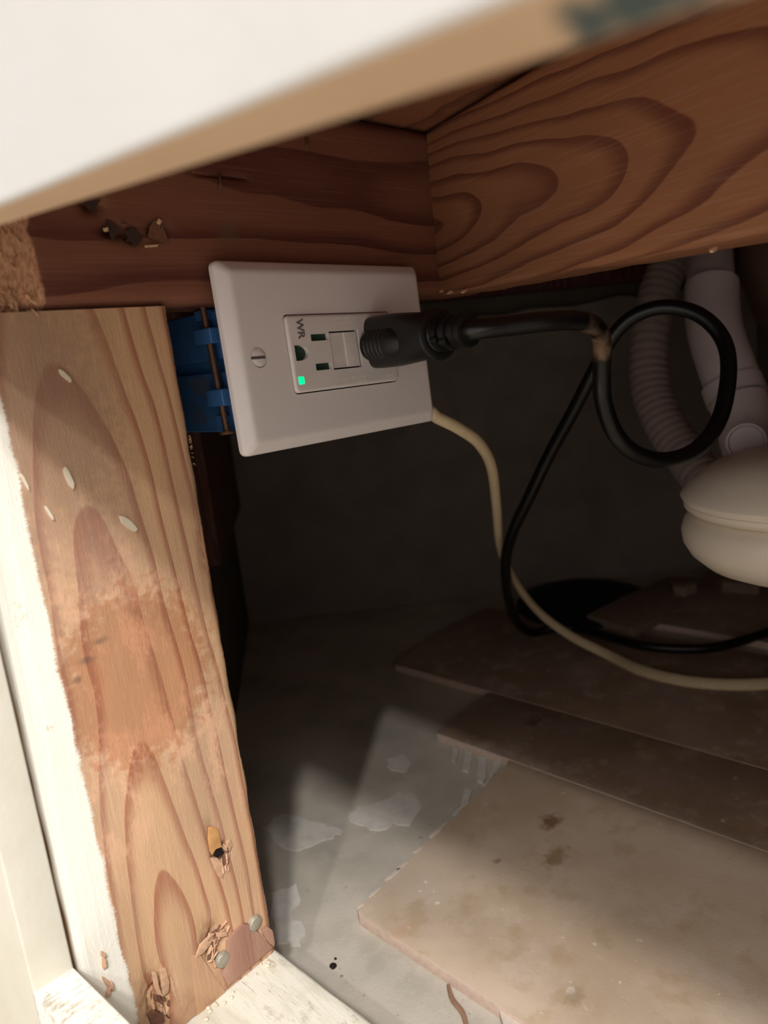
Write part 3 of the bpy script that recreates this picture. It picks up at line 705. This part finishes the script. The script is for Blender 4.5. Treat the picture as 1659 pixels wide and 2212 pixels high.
for px, py, w_, h_ in ((435, 815, 2.2, .9), (415, 868, .9, 2.6), (425, 912, 3.8, 1.2), (457, 905, 1, 1)):
    p = at(px, py, 0, 12); prism('scuff', [(11.9, p.y-w_, p.z-h_*.3), (11.9, p.y+w_*.2, p.z-h_), (11.9, p.y+w_, p.z+h_*.2), (11.9, p.y-w_*.1, p.z+h_)], (-.08, 0, 0), M_BLUED, BX)
p = [at(x, y, 0, 11.9) for x, y in ((405, 818), (450, 815), (455, 840), (448, 862), (422, 852), (412, 835))]; prism('scuff', p, (-.06, 0, 0), M_BLUED, BX)
p = [at(x, y, 0, 11.9) for x, y in ((420, 872), (432, 880), (452, 905), (446, 914), (426, 913), (418, 900))]; prism('scuff', p, (-.06, 0, 0), M_BLUED, BX)

# ------------------------------------------------------------------ black cord with plug
CR = empty('power_cord', CORD0)
tag(CR, 'black power cord plugged into the outlet, curling into a loop and down', 'cord')
A = Vector((83, -7.9, -38.5)); B = dep(1014, 713, 304)
ax = (B-A).normalized(); LEN = (B-A).length
U = (Vector((1, 0, 0)) - ax*ax.x).normalized(); V = U.cross(ax); V = V if V.z > 0 else -V
def loft(name, secs, m, parent, off=(0, 0), seg=32):
    vs = []
    for Ls, hu, hv, e in secs:
        for k in range(seg):
            t = 2*math.pi*k/seg; c_, s_ = math.cos(t), math.sin(t)
            x = hu*math.copysign(abs(c_)**(2/e), c_); z = hv*math.copysign(abs(s_)**(2/e), s_)
            vs.append(A + ax*Ls + U*(x+off[0]) + V*(z+off[1]))
    n = len(secs); fs = [(i*seg+k, i*seg+(k+1) % seg, (i+1)*seg+(k+1) % seg, (i+1)*seg+k) for i in range(n-1) for k in range(seg)]
    fs += [tuple(range(seg))[::-1], tuple(range((n-1)*seg, n*seg))]
    return obj(name, vs, fs, m, parent, smooth=True, sharp=40)
k = LEN/65
plug = loft('plug', [(.3*k, 7.5, 11, 4), (1.2*k, 8.4, 12, 4), (9*k, 8.6, 12.2, 4), (18*k, 8.8, 12, 3.4), (30*k, 9, 11, 2.8), (38*k, 9.2, 10.3, 2.3), (41*k, 9.4, 10, 2.1), (42*k, 10.6, 10.9, 2), (42.6*k, 11.3, 11.4, 2), (46*k, 11.2, 11.2, 2), (46.6*k, 10.4, 10.4, 2), (46.8*k, 7.6, 7.6, 2), (47.4*k, 7.0, 7.0, 2)], M_BLACK, CR)
secs = [(2.5*k, 3, 3, 2), (3.4*k, 6.0, 6.4, 2.2), (5.5*k, 6.8, 7.2, 2.2)]
for i in range(5):
    l0 = 7 + i*3.0; secs += [(l0*k, 6.7, 7.1, 2.2), ((l0+.5)*k, 6.0, 6.4, 2.2), ((l0+1.1)*k, 6.0, 6.4, 2.2), ((l0+1.6)*k, 6.8, 7.2, 2.2)]
secs += [(24*k, 6, 7, 2.2), (30*k, 2, 4, 2)]
loft('finger_grip', secs, M_BLACK, plug, off=(-6.2, -1.2))
secs = []
for i in range(3):
    l0 = 47 + i*5.2; secs += [(l0*k, 6.2, 6.2, 2), ((l0+1.0)*k, 6.2, 6.2, 2), ((l0+1.2)*k, 7.6-.3*i, 7.6-.3*i, 2), ((l0+4.2)*k, 7.4-.3*i, 7.4-.3*i, 2), ((l0+4.4)*k, 6.2, 6.2, 2)]
secs += [(62.4*k, 6.2, 6.2, 2), (62.6*k, 7.2, 7.2, 2), (65*k, 7.0, 7.0, 2), (65.3*k, 6.2, 6.2, 2)]
loft('strain_relief', secs, M_BLACK, plug)
for i, (a0, l0) in enumerate(((200, 50.5), (20, 53), (210, 55.7), (30, 50))):
    a = math.radians(a0); q = A + ax*(l0*k) + U*math.cos(a)*6.6 + V*math.sin(a)*6.6
    tube('relief_rib', [q-ax*2, q+ax*2.2], 1.9, M_BLACK, plug, seg=10, n=2)
pts = [A+ax*(LEN-3), B+ax*4] + [dep(*q) for q in ((1100, 703, 303), (1180, 694, 306), (1240, 692, 312), (1282, 704, 320), (1300, 735, 332), (1300, 800, 344), (1304, 870, 352), (1330, 938, 360),
    (1375, 980, 368), (1440, 994, 376), (1508, 968, 384), (1556, 900, 392), (1574, 800, 398), (1560, 730, 404), (1510, 680, 410), (1440, 663, 418), (1375, 680, 426), (1328, 722, 436),
    (1284, 800, 450), (1240, 885, 470), (1188, 980, 495), (1140, 1080, 520), (1107, 1150, 545), (1092, 1220, 590), (1100, 1300, 665), (1118, 1345, 730))]
pts += [at(1150, 1366, 2, -341.5), at(1200, 1357, 2, -341.5), at(1255, 1358, 2, -341.5), at(1320, 1377, 2, -341.5), at(1390, 1395, 2, -341.5), at(1480, 1402, 2, -341.5), at(1560, 1395, 2, -341.5), at(1659, 1366, 2, -341.5), at(1760, 1325, 2, -341.5), at(1950, 1270, 2, -341.5), at(2250, 1240, 2, -341.5)]
tube('cable', pts, 4.25, M_CORD, CR, seg=20, n=10)
# ------------------------------------------------------------------ cream cable
pts = [(100, 40, -62)] + [dep(*q) for q in ((905, 880, 392), (945, 902, 398), (990, 925, 410), (1035, 958, 432), (1062, 1010, 470), (1072, 1090, 520), (1081, 1180, 585), (1106, 1245, 640), (1160, 1318, 690), (1230, 1372, 700))]
pts += [at(1310, 1413, 2, -341), at(1390, 1450, 2, -343.2), at(1480, 1472, 2, -343.5), at(1570, 1480, 2, -343.5), at(1659, 1478, 2, -343.5), at(1760, 1465, 2, -343.5), at(1950, 1430, 2, -343.5), at(2250, 1390, 2, -343.5)]
P = spline(pts, 12); N = len(P)
tag(tube('house_cable', P, 0, M_TAN, raw=True, seg=16, flat=3.4, up=(-.6, -.6, .7), radf=lambda t, i: 3.3 + 2.2*min(1, max(0, (t-.45)/.2))), 'cream flat house cable coming from behind the cover plate down to the tiles', 'cable')

# ------------------------------------------------------------------ drain pipes
DP = empty('drain_pipe', dep(1560, 760, 570))
tag(DP, 'white plastic drain pipe with joints, hanging behind the black cord loop', 'pipe')
def pxr(px_w, d): return px_w/2*d/FPX
tube('tail_pipe', [dep(1535, 470, 640), dep(1532, 540, 625), dep(1534, 600, 605), dep(1538, 625, 598)], pxr(94, 625), M_PVC, DP, seg=32)
tube('tail_pipe', [dep(1537, 615, 590), dep(1538, 660, 585), dep(1545, 720, 575), dep(1568, 790, 565), dep(1590, 850, 560)], pxr(112, 575), M_PVC, DP, seg=32)
tube('coupling', [dep(1579, 828, 560), dep(1592, 862, 556)], pxr(124, 560), M_PVC, DP, seg=32)
tube('coupling', [dep(1594, 866, 548), dep(1612, 925, 540), dep(1630, 985, 530)], pxr(118, 548), M_PVC, DP, seg=32)
tube('elbow', [dep(1628, 975, 532), dep(1640, 1010, 520), dep(1668, 1030, 490), dep(1728, 1052, 432) + Vector((0, 0, 12)), dep(1728, 1052, 432)], 19, M_PVC, DP, seg=28)
c = dep(1612, 955, 490); n_ = (CAM-c).normalized()
lathe('pipe_end_cap', [(13, -18), (13, 0), (12.4, .8), (11, .8), (10.6, 0), (10.2, -1), (.1, -1)], c, M_PVC, DP, ax=n_, seg=40)
tc = dep(1728, 1052, 432)
prof = [(.1, 24), (14, 23.6), (30, 21.5), (44, 17), (54, 10.5), (61, 3.5), (64.5, -1), (65, -2.2), (64, -4.2), (62.5, -5), (62.3, -5.8), (63.4, -6.4), (63.0, -9), (60, -11.5), (56, -13), (.1, -13.5)]
lathe('trap_lid', prof, tc, M_CREAM, DP, seg=80)
prof = [(.1, -12), (56, -12.5), (60.5, -14), (63.5, -18), (65, -24), (64, -31), (60, -38), (52, -45), (40, -50), (24, -53), (.1, -54)]
lathe('trap_bowl', prof, tc, M_CREAM, DP, seg=80)
HO = empty('flexible_hose', dep(1420, 830, 700))
tag(HO, 'dim grey corrugated hose hanging against the dark back wall', 'hose')
hp = spline([dep(1448, 560, 720), dep(1420, 640, 715), dep(1403, 740, 705), (dep(1405, 830, 695)), dep(1430, 905, 680), dep(1475, 975, 660), dep(1530, 1045, 630), dep(1600, 1100, 600)], 34)
tube('hose_wall', hp, 0, M_HOSE, HO, raw=True, seg=24, radf=lambda t, i: 18.2 + .4*math.sin(i*.95))
SB = lathe('sink_basin', [(.1, -112), (40, -105), (76, -84), (98, -56), (110, -20), (111, 20), (106, 20), (100, 0), (.1, -90)], dep(1925, 500, 590), plain('brown_basin', (120, 92, 74), .5, .3, var=.2, sc=.05), seg=64)
tag(SB, 'brown rounded underside of the basin at the far right edge', 'sink')

# ------------------------------------------------------------------ far things
p0 = at(1080, 636, 1, 400)
wn = bn_
def onw(px, py, off=0.0): return atp(px, py, a_ - bn_*off, bn_)
q0, q1 = onw(1000, 640, 38), onw(1500, 597, 38)
u1 = Vector((q1.x-q0.x, q1.y-q0.y, 0)).normalized()
s0 = Vector((q0.x, q0.y, 0)) - u1*60; s1 = Vector((q1.x, q1.y, 0)) + u1*120
tag(prism('wall_header', [(s0.x, s0.y, q0.z-1), (s1.x, s1.y, q1.z), (s1.x+bn_.x*37, s1.y+bn_.y*37, q1.z), (s0.x+bn_.x*37, s0.y+bn_.y*37, q0.z-1)], (0, 0, 60), M_MAROON),
    'dark maroon-stained board high on the back wall behind the side beam', 'board')
q0 = onw(900, 665, 12); q1 = onw(1640, 650, 12)
w0 = a_ - bn_*12.2; w1 = w0 + bd_*640
tag(prism('drywall_sheet', [(w0.x, w0.y, -352.8)] + [(w0.x+(w1.x-w0.x)*i/24, w0.y+(w1.y-w0.y)*i/24, -20+random.uniform(-3, 3) + i*.3) for i in range(25)] + [(w1.x, w1.y, -352.8)], (bn_.x*11, bn_.y*11, 0), plain('dark_grey_plasterboard', (142, 130, 120), .85, .2, var=.3, bump=.15, sc=.02)),
    'dark grey wallboard covering the back wall, torn along its top', 'wallboard')
# stud against the left wall
L0, L1 = Vector((-48, 44, 0)), Vector((317.9, 489.3, 0)); ld_ = (L1-L0).normalized(); ln_ = Vector((ld_.y, -ld_.x, 0))
zt = at(520, 1310, 0, 260).z
e1 = L1 - ld_*16; e0 = e1 - ld_*260
tag(prism('wall_stud', [(e0.x, e0.y, -205), (e1.x, e1.y, -205), (e1.x+ln_.x*12, e1.y+ln_.y*12, -205), (e0.x+ln_.x*12, e0.y+ln_.y*12, -205)], (0, 0, 270), M_STUD),
    'dark red-brown board on the side wall behind the blue box', 'board')
# scraps and the dark disc
def scrap(name, pts, h, m, label, cat='scrap', z=-346, **k):
    P = [at(x, y, 2, z) for x, y in pts]; return tag(prism(name, P, (0, 0, h), m, bv=1), label, cat, **k)
scrap('wood_offcut', [(1268, 1345), (1350, 1303), (1442, 1262), (1500, 1262), (1462, 1310), (1418, 1352), (1370, 1378)], 9, M_SCRAP, 'dusty flat wood offcut lying behind the black cord on the floor', 'offcut')
scrap('mortar_lump', [(1450, 1272), (1470, 1268), (1498, 1272), (1505, 1282), (1480, 1290), (1455, 1286)], 11, M_SCRAP, 'small pale lump of mortar at the far end of the wood offcut', 'rubble', z=-337)
scrap('rubble_pile', [(1540, 1262), (1580, 1255), (1620, 1262), (1650, 1270), (1640, 1285), (1560, 1280)], 12, M_SCRAP, 'low dark rubble under the drain trap by the back wall', 'rubble')
dc = at(1262, 1290, 2, -353) + (CAM-at(1262, 1290, 2, -353))*.045; dc.z = -353
tag(lathe('rubber_disc', [(.1, 0), (74, 0), (76, 2), (76, 9), (73, 11), (60, 12), (.1, 12.5)], dc, M_DISC, seg=56), 'flat blue-black disc lying on the floor by the back wall', 'disc')
# near floor bits
lathe('dirt_crumb', [(.2, 0), (1.5, .5), (2.0, 1.5), (.9, 2.6), (.1, 2.8)], at(720, 2091, 2, -353), M_DARK, floor, seg=7)
lathe('dirt_crumb', [(.2, 0), (.8, .5), (.1, 1.6)], at(725, 2073, 2, -353), M_DARK, floor, seg=6)
lathe('dirt_crumb', [(.2, 0), (.9, .5), (.1, 1.3)], at(738, 2110, 2, -353), M_SCRAP, floor, seg=6)
tag(tube('wood_splinter', [at(968, 2128, 2, -351.6), at(978, 2160, 2, -351.4), at(1000, 2190, 2, -351.4), at(1012, 2235, 2, -351.6)], 0, plain('brown_splinter', (150, 116, 92), .7, .3, var=.3), seg=7, flat=1.0, up=(0, 0, 1), radf=lambda t, i: .5+.9*math.sin(math.pi*min(1, t*.8+.1))), 'thin brown wood splinter lying on the floor near the big tile', 'splinter')
P = [at(x, y, 2, -353) for x, y in ((1066, 2150), (1092, 2172), (1150, 2196), (1200, 2230), (1090, 2235), (1076, 2190))]
tag(prism('plaster_scrap', P, (0, 0, 5), M_CHIP, bv=.5), 'white plaster scrap against the large tile at the bottom edge', 'scrap')
